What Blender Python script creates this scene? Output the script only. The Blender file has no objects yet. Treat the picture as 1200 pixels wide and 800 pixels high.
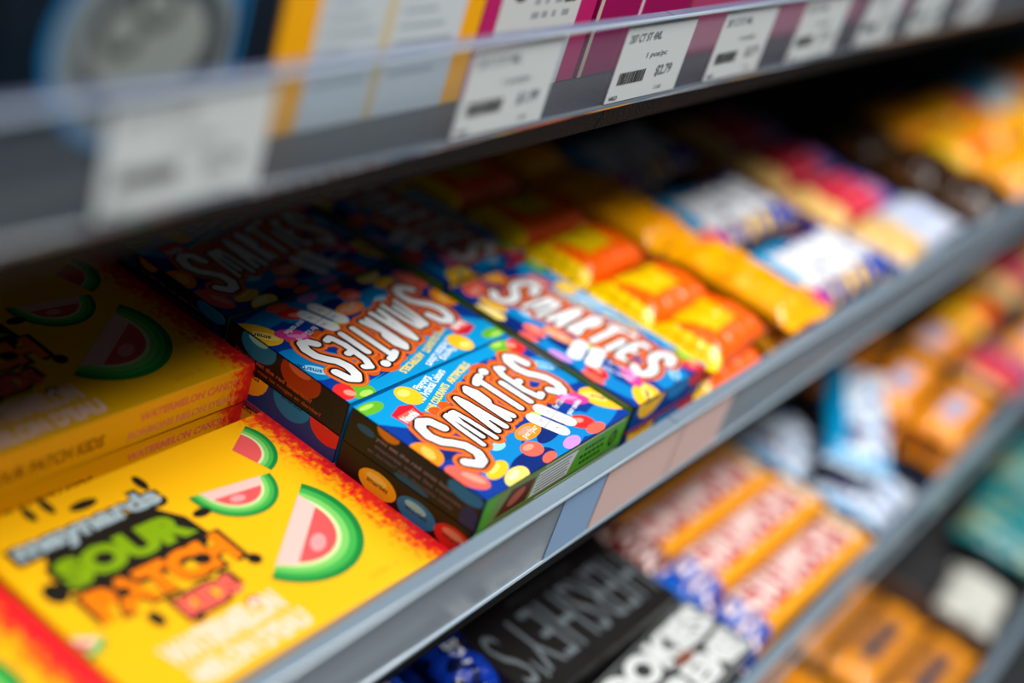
import bpy, bmesh, math, random
from mathutils import Vector, Matrix, noise
from mathutils.geometry import delaunay_2d_cdt
random.seed(7)
C = bpy.context.scene.collection
S = 0.36            # metres per layout unit
Z0 = 1.45           # camera height in metres

# ------------------------------------------------------------------ camera
cam = bpy.data.cameras.new('camera')
camo = bpy.data.objects.new('camera', cam)
C.objects.link(camo)
FPX = 1600.0
def cam_axes(f, tilt):
    X = Vector((1160.0, -520.0, f)).normalized()          # shelf direction seen from the lens
    F = Vector((0, 0, 1)); F = (F - X * F.dot(X)).normalized()
    Dn = F.cross(X)
    if Dn.y < 0: Dn = -Dn
    Y = F * math.cos(tilt) - Dn * math.sin(tilt)
    Z = -(Dn * math.cos(tilt) + F * math.sin(tilt))
    return X, Y, Z
ax, ay, az = cam_axes(FPX, math.radians(50))
right = Vector((ax.x, ay.x, az.x)); down = Vector((ax.y, ay.y, az.y)); fwd = Vector((ax.z, ay.z, az.z))
M = Matrix.Identity(4)
for i in range(3):
    M[i][0] = right[i]; M[i][1] = -down[i]; M[i][2] = -fwd[i]
M[2][3] = Z0
camo.matrix_world = M
cam.sensor_width = 36.0
cam.lens = FPX / 1200 * 36
cam.clip_start = 0.01
cam.dof.use_dof = True
cam.dof.focus_distance = 1.89 * S
cam.dof.aperture_fstop = 1.7
cam.dof.aperture_blades = 0
bpy.context.scene.camera = camo

# ------------------------------------------------------------------ world, light, exposure
sc = bpy.context.scene
w = bpy.data.worlds.new('shop_air'); sc.world = w; w.use_nodes = True
w.node_tree.nodes['Background'].inputs[0].default_value = (0.55, 0.75, 0.9, 1)
w.node_tree.nodes['Background'].inputs[1].default_value = 0.08
def area(name, loc, target, sx, sy, power, col=(1, 1, 1)):
    l = bpy.data.lights.new(name, 'AREA'); l.shape = 'RECTANGLE'; l.size = sx; l.size_y = sy
    l.energy = power; l.color = col
    o = bpy.data.objects.new(name, l); C.objects.link(o)
    o.location = loc
    d = (Vector(target) - Vector(loc)).normalized()
    o.rotation_euler = d.to_track_quat('-Z', 'Y').to_euler()
    return o
area('ceiling_light', (0.75, -0.37, 3.0), (0.65, 0.25, 1.0), 2.8, 0.8, 92, (1, 0.99, 0.97))
sc.view_settings.view_transform = 'Standard'
sc.view_settings.look = 'None'
sc.view_settings.gamma = 1
sc.view_settings.use_curve_mapping = False
sc.view_settings.exposure = 0.0

# ------------------------------------------------------------------ materials
def lin(c):
    out = []
    for v in c:
        v = v / 255.0
        out.append(v / 12.92 if v <= 0.04045 else ((v + 0.055) / 1.055) ** 2.4)
    return (*out, 1)
MATS = {}
def mat(name, rgb, rough=0.5, metal=0.0, bump=0.0, bscale=60.0, coat=0.0, spec=0.5):
    if name in MATS: return MATS[name]
    m = bpy.data.materials.new(name); m.use_nodes = True
    b = m.node_tree.nodes['Principled BSDF']
    b.inputs['Base Color'].default_value = lin(rgb)
    b.inputs['Roughness'].default_value = rough
    b.inputs['Metallic'].default_value = metal
    b.inputs['Coat Weight'].default_value = coat
    b.inputs['Specular IOR Level'].default_value = spec
    nt = m.node_tree
    tc = nt.nodes.new('ShaderNodeTexCoord')
    n = nt.nodes.new('ShaderNodeTexNoise'); n.inputs['Scale'].default_value = bscale
    nt.links.new(tc.outputs['Object'], n.inputs['Vector'])
    # faint unevenness of gloss everywhere, relief where asked for
    mr = nt.nodes.new('ShaderNodeMapRange')
    mr.inputs['To Min'].default_value = max(0.02, rough - 0.06); mr.inputs['To Max'].default_value = rough + 0.06
    nt.links.new(n.outputs['Fac'], mr.inputs['Value']); nt.links.new(mr.outputs['Result'], b.inputs['Roughness'])
    if bump > 0:
        bp = nt.nodes.new('ShaderNodeBump'); bp.inputs['Strength'].default_value = bump
        bp.inputs['Distance'].default_value = 0.004
        nt.links.new(n.outputs['Fac'], bp.inputs['Height']); nt.links.new(bp.outputs['Normal'], b.inputs['Normal'])
    MATS[name] = m
    return m
def clear_mat(name, tint, haze, rough=0.08, hcol=(200, 210, 220)):
    m = bpy.data.materials.new(name); m.use_nodes = True
    nt = m.node_tree; nt.nodes.clear()
    o = nt.nodes.new('ShaderNodeOutputMaterial')
    tr = nt.nodes.new('ShaderNodeBsdfTransparent'); tr.inputs[0].default_value = (*tint, 1)
    df = nt.nodes.new('ShaderNodeBsdfDiffuse'); df.inputs[0].default_value = lin(hcol)
    gl = nt.nodes.new('ShaderNodeBsdfGlossy'); gl.inputs['Roughness'].default_value = rough
    lw = nt.nodes.new('ShaderNodeLayerWeight'); lw.inputs['Blend'].default_value = 0.5
    pw = nt.nodes.new('ShaderNodeMath'); pw.operation = 'POWER'; pw.inputs[1].default_value = 5
    fr = nt.nodes.new('ShaderNodeMath'); fr.operation = 'MULTIPLY_ADD'; fr.inputs[1].default_value = 0.9; fr.inputs[2].default_value = 0.04
    nt.links.new(lw.outputs['Facing'], pw.inputs[0]); nt.links.new(pw.outputs[0], fr.inputs[0])
    m1 = nt.nodes.new('ShaderNodeMixShader'); m1.inputs[0].default_value = haze
    m2 = nt.nodes.new('ShaderNodeMixShader')
    nt.links.new(tr.outputs[0], m1.inputs[1]); nt.links.new(df.outputs[0], m1.inputs[2])
    nt.links.new(fr.outputs[0], m2.inputs[0]); nt.links.new(m1.outputs[0], m2.inputs[1]); nt.links.new(gl.outputs[0], m2.inputs[2])
    nt.links.new(m2.outputs[0], o.inputs[0])
    MATS[name] = m
    return m
def sour_mat(name, L):
    # yellow printed card that breaks into orange and red speckle along its right hand edge
    m = bpy.data.materials.new(name); m.use_nodes = True
    nt = m.node_tree; b = nt.nodes['Principled BSDF']
    b.inputs['Roughness'].default_value = 0.42
    tc = nt.nodes.new('ShaderNodeTexCoord'); sp = nt.nodes.new('ShaderNodeSeparateXYZ')
    nt.links.new(tc.outputs['Object'], sp.inputs[0])
    mr = nt.nodes.new('ShaderNodeMapRange')
    mr.inputs['From Min'].default_value = (L - 0.085) * S; mr.inputs['From Max'].default_value = (L - 0.005) * S
    nt.links.new(sp.outputs['X'], mr.inputs['Value'])
    n = nt.nodes.new('ShaderNodeTexNoise'); n.inputs['Scale'].default_value = 330; n.inputs['Detail'].default_value = 3
    nt.links.new(tc.outputs['Object'], n.inputs['Vector'])
    a = nt.nodes.new('ShaderNodeMath'); a.operation = 'SUBTRACT'; a.inputs[1].default_value = 0.5
    nt.links.new(n.outputs['Fac'], a.inputs[0])
    k = nt.nodes.new('ShaderNodeMath'); k.operation = 'MULTIPLY_ADD'; k.inputs[1].default_value = 1.1
    nt.links.new(a.outputs[0], k.inputs[0]); nt.links.new(mr.outputs[0], k.inputs[2])
    r = nt.nodes.new('ShaderNodeValToRGB')
    e = r.color_ramp.elements
    e[0].position = 0.30; e[0].color = lin((246, 180, 0))
    e[1].position = 0.86; e[1].color = lin((226, 20, 34))
    for p, c in ((0.45, (250, 158, 0)), (0.6, (252, 100, 10)), (0.72, (240, 50, 20))):
        x = e.new(p); x.color = lin(c)
    nt.links.new(k.outputs[0], r.inputs[0]); nt.links.new(r.outputs[0], b.inputs['Base Color'])
    MATS[name] = m
    return m
def rgb(r, g, b, rough=0.42, **k):
    return mat('print_%d_%d_%d_%d' % (r, g, b, int(rough * 100)), (r, g, b), rough, spec=0.32, **k)
def film(r, g, b, rough=0.26):
    return mat('film_%d_%d_%d' % (r, g, b), (r, g, b), rough, bump=0.35, bscale=90, coat=0.25)

# ------------------------------------------------------------------ mesh building
class MB:
    def __init__(s): s.v = []; s.f = []; s.m = []; s.mats = []; s.smooth = []; s.arts = []
    def mi(s, m):
        if m not in s.mats: s.mats.append(m)
        return s.mats.index(m)
    def face(s, pts, m, smooth=False):
        n = len(s.v); s.v.extend([tuple(p) for p in pts]); s.f.append(list(range(n, n + len(pts)))); s.m.append(s.mi(m)); s.smooth.append(smooth)
    def box(s, x0, x1, y0, y1, z0, z1, m, c=0.0, skip=''):
        # box with chamfered long edges (c) so that rims catch the light
        P = lambda x, y, z: (x, y, z)
        if c <= 0:
            q = {'-z': [P(x0, y1, z0), P(x1, y1, z0), P(x1, y0, z0), P(x0, y0, z0)], '+z': [P(x0, y0, z1), P(x1, y0, z1), P(x1, y1, z1), P(x0, y1, z1)],
                 '-y': [P(x0, y0, z0), P(x1, y0, z0), P(x1, y0, z1), P(x0, y0, z1)], '+y': [P(x1, y1, z0), P(x0, y1, z0), P(x0, y1, z1), P(x1, y1, z1)],
                 '-x': [P(x0, y1, z0), P(x0, y0, z0), P(x0, y0, z1), P(x0, y1, z1)], '+x': [P(x1, y0, z0), P(x1, y1, z0), P(x1, y1, z1), P(x1, y0, z1)]}
            for k, p in q.items():
                if k not in skip.split(): s.face(p, m)
            return
        bm = bmesh.new()
        bmesh.ops.create_cube(bm, size=1, matrix=Matrix.Translation(((x0 + x1) / 2, (y0 + y1) / 2, (z0 + z1) / 2)) @ Matrix.Diagonal((x1 - x0, y1 - y0, z1 - z0, 1)))
        bmesh.ops.bevel(bm, geom=bm.edges[:], offset=c, segments=2, affect='EDGES', profile=0.5)
        for f in bm.faces: s.face([v.co[:] for v in f.verts], m)
        bm.free()
    def extrude_x(s, prof, x0, x1, m):
        n = len(prof)
        for i in range(n):
            a, b = prof[i], prof[(i + 1) % n]
            s.face([(x0, *a), (x1, *a), (x1, *b), (x0, *b)], m)
        s.face([(x0, *p) for p in reversed(prof)], m); s.face([(x1, *p) for p in prof], m)
    def build(s, name, parent=None):
        for a in s.arts: a.flush()
        me = bpy.data.meshes.new(name)
        me.from_pydata([(a * S, b * S, c * S) for a, b, c in s.v], [], s.f)
        for m in s.mats: me.materials.append(m)
        me.polygons.foreach_set('material_index', s.m)
        me.polygons.foreach_set('use_smooth', s.smooth)
        if any(s.smooth):
            bm = bmesh.new(); bm.from_mesh(me); bmesh.ops.remove_doubles(bm, verts=bm.verts, dist=1e-6); bm.to_mesh(me); bm.free()
        me.update()
        o = bpy.data.objects.new(name, me); C.objects.link(o)
        if parent: o.parent = parent
        return o
def wpos(x, y, z): return (x * S, y * S, Z0 + z * S)
def tag(o, label, cat, group=None, kind=None):
    if label: o['label'] = label
    if cat: o['category'] = cat
    if group: o['group'] = group
    if kind: o['kind'] = kind
    return o
def thing(name, label, cat, loc=(0, 0, 0), rz=0.0, group=None):
    o = bpy.data.objects.new(name, None); C.objects.link(o)
    o.empty_display_size = 0.02
    o.location = wpos(*loc); o.rotation_euler = (0, 0, rz)
    return tag(o, label, cat, group)
def dup(root, loc, rz, label, group=None, rx=0.0, ry=0.0, scale=None):
    r = root.copy(); C.objects.link(r); r.location = wpos(*loc); r.rotation_euler = (rx, ry, rz)
    if scale: r.scale = scale
    r['label'] = label
    if group: r['group'] = group
    for ch in list(root.children):
        c = ch.copy(); C.objects.link(c); c.parent = r
        for g in ch.children:
            d = g.copy(); C.objects.link(d); d.parent = c
    return r
USED = set()
def put(proto, loc, rz, label, group=None, **k):
    # the first placing moves the built thing itself, later ones copy it with its parts
    if proto.name not in USED:
        USED.add(proto.name)
        proto.location = wpos(*loc); proto.rotation_euler = (k.get('rx', 0), k.get('ry', 0), rz)
        if k.get('scale'): proto.scale = k['scale']
        proto['label'] = label
        if group: proto['group'] = group
        return proto
    return dup(proto, loc, rz, label, group, **k)

# ------------------------------------------------------------------ print: shapes laid on a flat face
def clip_poly(pts, w, h):
    def cut(ps, ins, inter):
        out = []
        for i in range(len(ps)):
            a, b = ps[i - 1], ps[i]
            ia, ib = ins(a), ins(b)
            if ib:
                if not ia: out.append(inter(a, b))
                out.append(b)
            elif ia: out.append(inter(a, b))
        return out
    def ix(x): return lambda a, b: (x, a[1] + (b[1] - a[1]) * (x - a[0]) / (b[0] - a[0]))
    def iy(y): return lambda a, b: (a[0] + (b[0] - a[0]) * (y - a[1]) / (b[1] - a[1]), y)
    for ins, it in ((lambda p: p[0] >= 0, ix(0)), (lambda p: p[0] <= w, ix(w)), (lambda p: p[1] >= 0, iy(0)), (lambda p: p[1] <= h, iy(h))):
        if len(pts) < 3: return []
        pts = cut(pts, ins, it)
    return pts
TXT = {}
def text_tris(word, bold):
    key = (word, bold)
    if key in TXT: return TXT[key]
    cu = bpy.data.curves.new('t', 'FONT'); cu.body = word; cu.offset = bold; cu.resolution_u = 3
    o = bpy.data.objects.new('t', cu); C.objects.link(o)
    dg = bpy.context.evaluated_depsgraph_get()
    me = o.evaluated_get(dg).to_mesh()
    me.calc_loop_triangles()
    v = [(p.co.x, p.co.y) for p in me.vertices]
    tris = [[v[i] for i in t.vertices] for t in me.loop_triangles]
    x0 = min(p[0] for p in v); x1 = max(p[0] for p in v); y0 = min(p[1] for p in v); y1 = max(p[1] for p in v)
    tris = [[((p[0] - x0) / (x1 - x0), (p[1] - y0) / (y1 - y0)) for p in t] for t in tris]
    bpy.data.objects.remove(o); bpy.data.curves.remove(cu)
    TXT[key] = tris
    return tris
EPS = 0.00028
class Art:
    def __init__(s, mb, org, U, V, w, h, base=2):
        s.mb = mb; s.o = Vector(org); s.U = Vector(U); s.V = Vector(V); s.N = s.U.cross(s.V); s.w = w; s.h = h; s.base = base; s.q = []; mb.arts.append(s)
    def p3(s, p, l): return tuple(s.o + s.U * p[0] + s.V * p[1] + s.N * (EPS * (l + s.base)))
    def poly(s, pts, m, l=0):
        pts = clip_poly(list(pts), s.w, s.h)
        out = []
        for p in pts:
            if not out or math.hypot(p[0] - out[-1][0], p[1] - out[-1][1]) > 2e-5: out.append(p)
        while len(out) > 2 and math.hypot(out[0][0] - out[-1][0], out[0][1] - out[-1][1]) <= 2e-5: out.pop()
        if len(out) >= 3:
            ar = sum(out[i - 1][0] * out[i][1] - out[i][0] * out[i - 1][1] for i in range(len(out)))
            lg = max(math.hypot(out[i][0] - out[i - 1][0], out[i][1] - out[i - 1][1]) for i in range(len(out)))
            if abs(ar) / lg > 6e-5: s.q.append((l, len(s.q), out if ar > 0 else out[::-1], m))
    def flush(s):
        # printed shapes are cut into one flat layer, the later and higher one winning wherever they overlap
        if not s.q: return
        K = 1000.0
        V, F = [], []
        for l, i, pts, m in s.q:
            n = len(V); V += [Vector((p[0] * K, p[1] * K)) for p in pts]; F.append(list(range(n, n + len(pts))))
        vo, eo, fo, _, _, of = delaunay_2d_cdt(V, [], F, 1, 1e-4)
        for f, src in zip(fo, of):
            if not src: continue
            l, i, pts, m = max((s.q[k] for k in src), key=lambda t: (t[0], t[1]))
            s.mb.face([s.p3((vo[k][0] / K, vo[k][1] / K), 0) for k in f], m)
        s.q = []
    def rect(s, x0, y0, x1, y1, m, l=0): s.poly([(x0, y0), (x1, y0), (x1, y1), (x0, y1)], m, l)
    def ell(s, cx, cy, rx, ry, m, l=0, rot=0.0, a0=0, a1=360, n=22):
        c, q = math.cos(math.radians(rot)), math.sin(math.radians(rot))
        pts = []
        full = a1 - a0 >= 360
        for i in range(n if full else n + 1):
            t = math.radians(a0 + (a1 - a0) * i / n)
            x, y = rx * math.cos(t), ry * math.sin(t)
            pts.append((cx + x * c - y * q, cy + x * q + y * c))
        s.poly(pts, m, l)
    def stroke(s, pts, r, m, l=0):
        for i, p in enumerate(pts):
            s.ell(p[0], p[1], r, r, m, l, n=14)
            if i:
                a = pts[i - 1]; dx, dy = p[0] - a[0], p[1] - a[1]; d = math.hypot(dx, dy) or 1
                nx, ny = -dy / d * r, dx / d * r
                s.poly([(a[0] - nx, a[1] - ny), (p[0] - nx, p[1] - ny), (p[0] + nx, p[1] + ny), (a[0] + nx, a[1] + ny)], m, l)
    def text(s, word, x, y, w, h, m, l=0, rot=0.0, bold=0.0, shear=0.0):
        c, q = math.cos(math.radians(rot)), math.sin(math.radians(rot))
        for t in text_tris(word, bold):
            pts = []
            for a, b in t:
                X, Y = a * w + b * h * shear, b * h
                pts.append((x + X * c - Y * q, y + X * q + Y * c))
            s.poly(pts, m, l)
    def candy(s, cx, cy, rx, ry, cols, l=2, rot=0.0, word=None, wc=None):
        m, hi = cols
        s.ell(cx, cy, rx, ry, m, l, rot)
        c, q = math.cos(math.radians(rot)), math.sin(math.radians(rot))
        s.ell(cx - rx * .1 * c - ry * .3 * -q, cy - rx * .1 * q + ry * .35 * c, rx * .55, ry * .35, hi, l + 1, rot)
        if word: s.text(word, cx - rx * .55 * c + ry * .18 * q, cy - rx * .55 * q - ry * .18 * c, rx * 1.1, ry * .42, wc, l + 2, rot, bold=0.02)

G = {   # bubble letters as centre lines in a unit box
 'S': [[(.92, .74), (.78, .93), (.5, .99), (.22, .9), (.12, .72), (.26, .56), (.55, .46), (.8, .34), (.86, .16), (.68, .03), (.4, .0), (.1, .12)]],
 'M': [[(.06, .0), (.1, .55), (.2, .88), (.36, .9), (.46, .62), (.48, .15)], [(.46, .62), (.6, .9), (.78, .9), (.88, .6), (.94, .0)]],
 'A': [[(.04, .0), (.3, .8), (.5, .98), (.7, .8), (.96, .0)], [(.26, .34), (.74, .34)]],
 'R': [[(.12, .0), (.12, .92), (.5, 1.0), (.84, .82), (.74, .56), (.3, .46), (.9, .02)]],
 'T': [[(.0, .86), (.5, .94), (1.0, .98)], [(.5, .9), (.5, .0)]],
 'I': [[(.5, .62), (.5, .0)]],
 'E': [[(.95, .92), (.5, .96), (.14, .78), (.1, .3), (.4, .04), (.95, .08)], [(.14, .5), (.78, .52)]],
 'N': [[(.08, .0), (.1, 1.0), (.9, .0), (.92, 1.0)]],
 'D': [[(.1, .0), (.1, 1.0), (.6, .92), (.9, .5), (.6, .08), (.1, .0)]],
 'H': [[(.1, .0), (.1, 1.0)], [(.9, .0), (.9, 1.0)], [(.1, .5), (.9, .5)]],
 'C': [[(.9, .82), (.5, 1.0), (.12, .7), (.12, .3), (.5, .0), (.9, .18)]],
 'P': [[(.1, .0), (.1, 1.0), (.7, .98), (.88, .72), (.6, .48), (.1, .45)]],
 'O': [[(.5, 1.0), (.12, .75), (.12, .25), (.5, .0), (.88, .25), (.88, .75), (.5, 1.0)]],
 'U': [[(.1, 1.0), (.12, .25), (.5, .0), (.88, .25), (.9, 1.0)]],
 'Y': [[(.05, 1.0), (.5, .5), (.95, 1.0)], [(.5, .5), (.5, .0)]],
 'K': [[(.1, .0), (.1, 1.0)], [(.9, 1.0), (.15, .45), (.9, .0)]],
 'B': [[(.1, .0), (.1, 1.0), (.7, .95), (.8, .7), (.5, .52), (.1, .5)], [(.5, .52), (.9, .35), (.8, .08), (.1, .0)]],
}
def word_mask(word, u0, u1, v0, v1, r, asp):
    # letters as a test on a pack's own (u, v); asp = length of v side / length of u side
    segs = []
    n = len(word); w_ = (u1 - u0) / n
    for i, ch in enumerate(word):
        for st in G.get(ch, []):
            pts = [(u0 + (i + .12 + p[0] * .76) * w_, v0 + p[1] * (v1 - v0)) for p in st]
            segs += list(zip(pts[:-1], pts[1:]))
    def f(u, v):
        if not (u0 - r < u < u1 + r): return False
        for a, b in segs:
            ax_, ay_, bx, by = a[0], a[1] * asp, b[0], b[1] * asp
            dx, dy = bx - ax_, by - ay_
            t = max(0, min(1, ((u - ax_) * dx + (v * asp - ay_) * dy) / (dx * dx + dy * dy + 1e-12)))
            if (u - ax_ - t * dx) ** 2 + (v * asp - ay_ - t * dy) ** 2 < r * r: return True
        return False
    return f

# ------------------------------------------------------------------ setting
def struct(name, mb):
    o = mb.build(name); o.location = (0, 0, Z0); o['kind'] = 'structure'; return o
X0, X1 = -0.9, 7.6
YB = 1.62
m_floor = mat('floor_vinyl', (70, 72, 74), 0.4)
m_dark = mat('dark_shelf_paint', (34, 34, 36), 0.55, bump=0.25, bscale=420)
m_back = mat('back_panel_paint', (44, 45, 47), 0.6)
m_lip = mat('dark_lip_texture', (22, 20, 19), 0.8, bump=0.5, bscale=700, spec=0.2)
b = MB(); b.box(X0 - 3, X1 + 3, -8, YB + .1, -Z0 / S - .1, -Z0 / S, m_floor); struct('floor', b)
b = MB(); b.box(X0 - 3, X1 + 3, YB, YB + .1, -Z0 / S, 1.2, m_back); struct('wall_back', b)

m_cap = mat('grey_plastic', (112, 128, 142), 0.34, bump=0.12, bscale=500)
m_bead = mat('pale_plastic_bead', (150, 166, 178), 0.2, coat=0.5)
m_pane = clear_mat('clear_strip', (0.84, 0.88, 0.92), 0.07)
m_panehazy = clear_mat('clear_strip_hazy', (0.84, 0.88, 0.92), 0.45)  # same strip with more pale diffuse mixed in, for the middle shelf
m_beaddark = mat('smoky_plastic_bead', (84, 92, 100), 0.16, coat=0.6)
m_paper = mat('tag_paper', (206, 212, 212), 0.6)
m_ink = mat('tag_ink', (32, 33, 34), 0.6)
m_inkgrey = mat('tag_ink_grey', (120, 124, 126), 0.6)

def shelf(name_label, yl, zt, joint, hgt=0.125, pane_mat=None, cap=None, capd=.0195, bead=None):
    # yl: front of the riser, zt: top of the riser; panel surface is hgt lower
    t = thing('store_shelf', name_label, 'shelf', (0, 0, 0))
    t.location = (0, 0, Z0)
    zb = zt - hgt
    b = MB(); b.box(X0, X1, yl + .012, YB - .002, zb - .035, zb - .0004, m_dark); b.build('shelf_panel', t)
    for x0, x1 in ((X0, joint - .0015), (joint + .0015, X1)):
        b = MB()
        b.extrude_x([(yl - .002, zb - .004), (yl + .004, zb - .034), (yl + .0115, zb - .036), (yl + .0115, zb - .0004)][::-1], x0, x1, m_lip)
        b.build('front_lip', t)
    # see-through riser that carries the price tags: pane, bead below, flange on top
    b = MB(); b.box(X0, X1, yl, yl + .003, zb + .004, zt - .004, pane_mat or m_pane); h = b.build('price_rail', t)
    tag(h, 'see-through plastic strip', None)
    b = MB(); n = 8
    b.extrude_x([(yl + .001 + .0045 * math.cos(i * math.pi * 2 / n), zb + .0005 + .0042 * math.sin(i * math.pi * 2 / n)) for i in range(n)], X0, X1, bead or m_bead)
    b.build('bottom_bead', h)
    b = MB(); b.extrude_x([(yl - .0035 + .003 * math.cos(i * math.pi * 2 / n), zt - .002 + .003 * math.sin(i * math.pi * 2 / n)) for i in range(n)], X0, X1, m_bead)
    b.build('top_bead', h)
    for x0, x1 in ((X0, joint + .11 - .0012), (joint + .11 + .0012, X1)):
        b = MB(); b.box(x0, x1, yl - .0005, yl + capd, zt - .004, zt, cap or m_cap, c=.0008); b.build('top_flange', h)
    return t, zb
UPY, UPZ = .80, -.458
MDY, MDZ = .585, -1.040
LOY, LOZ = .345, -1.560
BOY, BOZ = .03, -1.98
upper, UPS = shelf('upper shelf carrying boxes behind white price tags', UPY, UPZ, 1.60, cap=mat('lavender_plastic', (92, 98, 124), 0.3), capd=.014, bead=m_beaddark)
middle, MDS = shelf('middle shelf carrying the yellow and blue candy boxes', MDY, MDZ, 1.66, pane_mat=m_panehazy)
lower, LOS = shelf('lower shelf carrying the black tray and red striped bars', LOY, LOZ, 4.6)
bottom, BOS = shelf('bottom shelf in the lower right corner, under all the others', BOY, BOZ, 5.2)

# ------------------------------------------------------------------ Smarties cartons
CL, CW, CT = .368, .232, .0545
white = rgb(236, 238, 240)
navy = rgb(6, 18, 58); blue = rgb(0, 54, 146); cobalt = rgb(0, 36, 110); sky = rgb(0, 128, 196); cyan = rgb(70, 186, 234); lcyan = rgb(150, 218, 245)
choc = rgb(44, 18, 12); rust = rgb(214, 84, 16); rust2 = rgb(240, 128, 50); red = rgb(226, 40, 40); coral = rgb(240, 98, 80); salmon = rgb(248, 150, 128)
yel = rgb(252, 190, 30); lyel = rgb(255, 224, 110); orange = rgb(246, 140, 20); lorange = rgb(252, 186, 80); pink = rgb(226, 60, 150); lpink = rgb(246, 140, 200)
green = rgb(96, 176, 40); lgreen = rgb(168, 214, 90); olive = rgb(112, 136, 70); pgreen = rgb(84, 158, 40); brown = rgb(92, 40, 26); dbrown = rgb(60, 24, 16)
violet = rgb(150, 70, 180); lviol = rgb(196, 140, 216); black = rgb(14, 14, 16); ink = rgb(20, 30, 50); grey = rgb(150, 156, 160); lgrey = rgb(205, 208, 206)
gold = rgb(236, 170, 20); ltext = rgb(190, 200, 216); dgrey = rgb(70, 74, 80)
Y_, B_, R_, O_, G_, P_, V_, C_ = (yel, lyel), (sky, lcyan), (red, salmon), (orange, lorange), (green, lgreen), (pink, lpink), (violet, lviol), (coral, salmon)

def smarties_logo(a, L, W):
    lay = [('S', .100, .23, .115, .46), ('M', .254, .335, .092, .34), ('A', .382, .375, .055, .35), ('R', .480, .41, .046, .35), ('T', .566, .44, .060, .37), ('I', .652, .45, .04, .36), ('E', .714, .43, .052, .38), ('S', .811, .40, .090, .45)]
    st = []
    for i, (ch, u, v, w_, h_) in enumerate(lay):
        for s in G[ch]:
            st.append(([((u + p[0] * w_) * L, (v + p[1] * h_) * W) for p in s], {'S': .0078, 'M': .0043}.get(ch, .0059)))
    dot = (.668 * L, .820 * W)
    for s, r in st: a.stroke(s, r + .0105, rust, 3)
    a.ell(*dot, .024, .020, rust, 3)
    for k in range(13):       # scalloped rim
        u = .14 + k * .062
        a.ell(u * L, (.255 + .15 * math.sin(k * .21)) * W, .011, .010, rust, 3)
        a.ell(u * L, (.70 + .07 * (math.tanh((k - 5.5) * .5) + 1)) * W, .011, .010, rust, 3)
    for s, r in st: a.stroke(s, r + .0085, rust2, 4)
    for s, r in st: a.stroke(s, r + .0066, rust, 5)
    for s, r in st: a.stroke(s, r + .0036, choc, 6)
    a.ell(*dot, .0125, .0110, choc, 6)
    for s, r in st: a.stroke(s, r, white, 7)
    a.ell(*dot, .0088, .0075, white, 7, rot=20)

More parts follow.
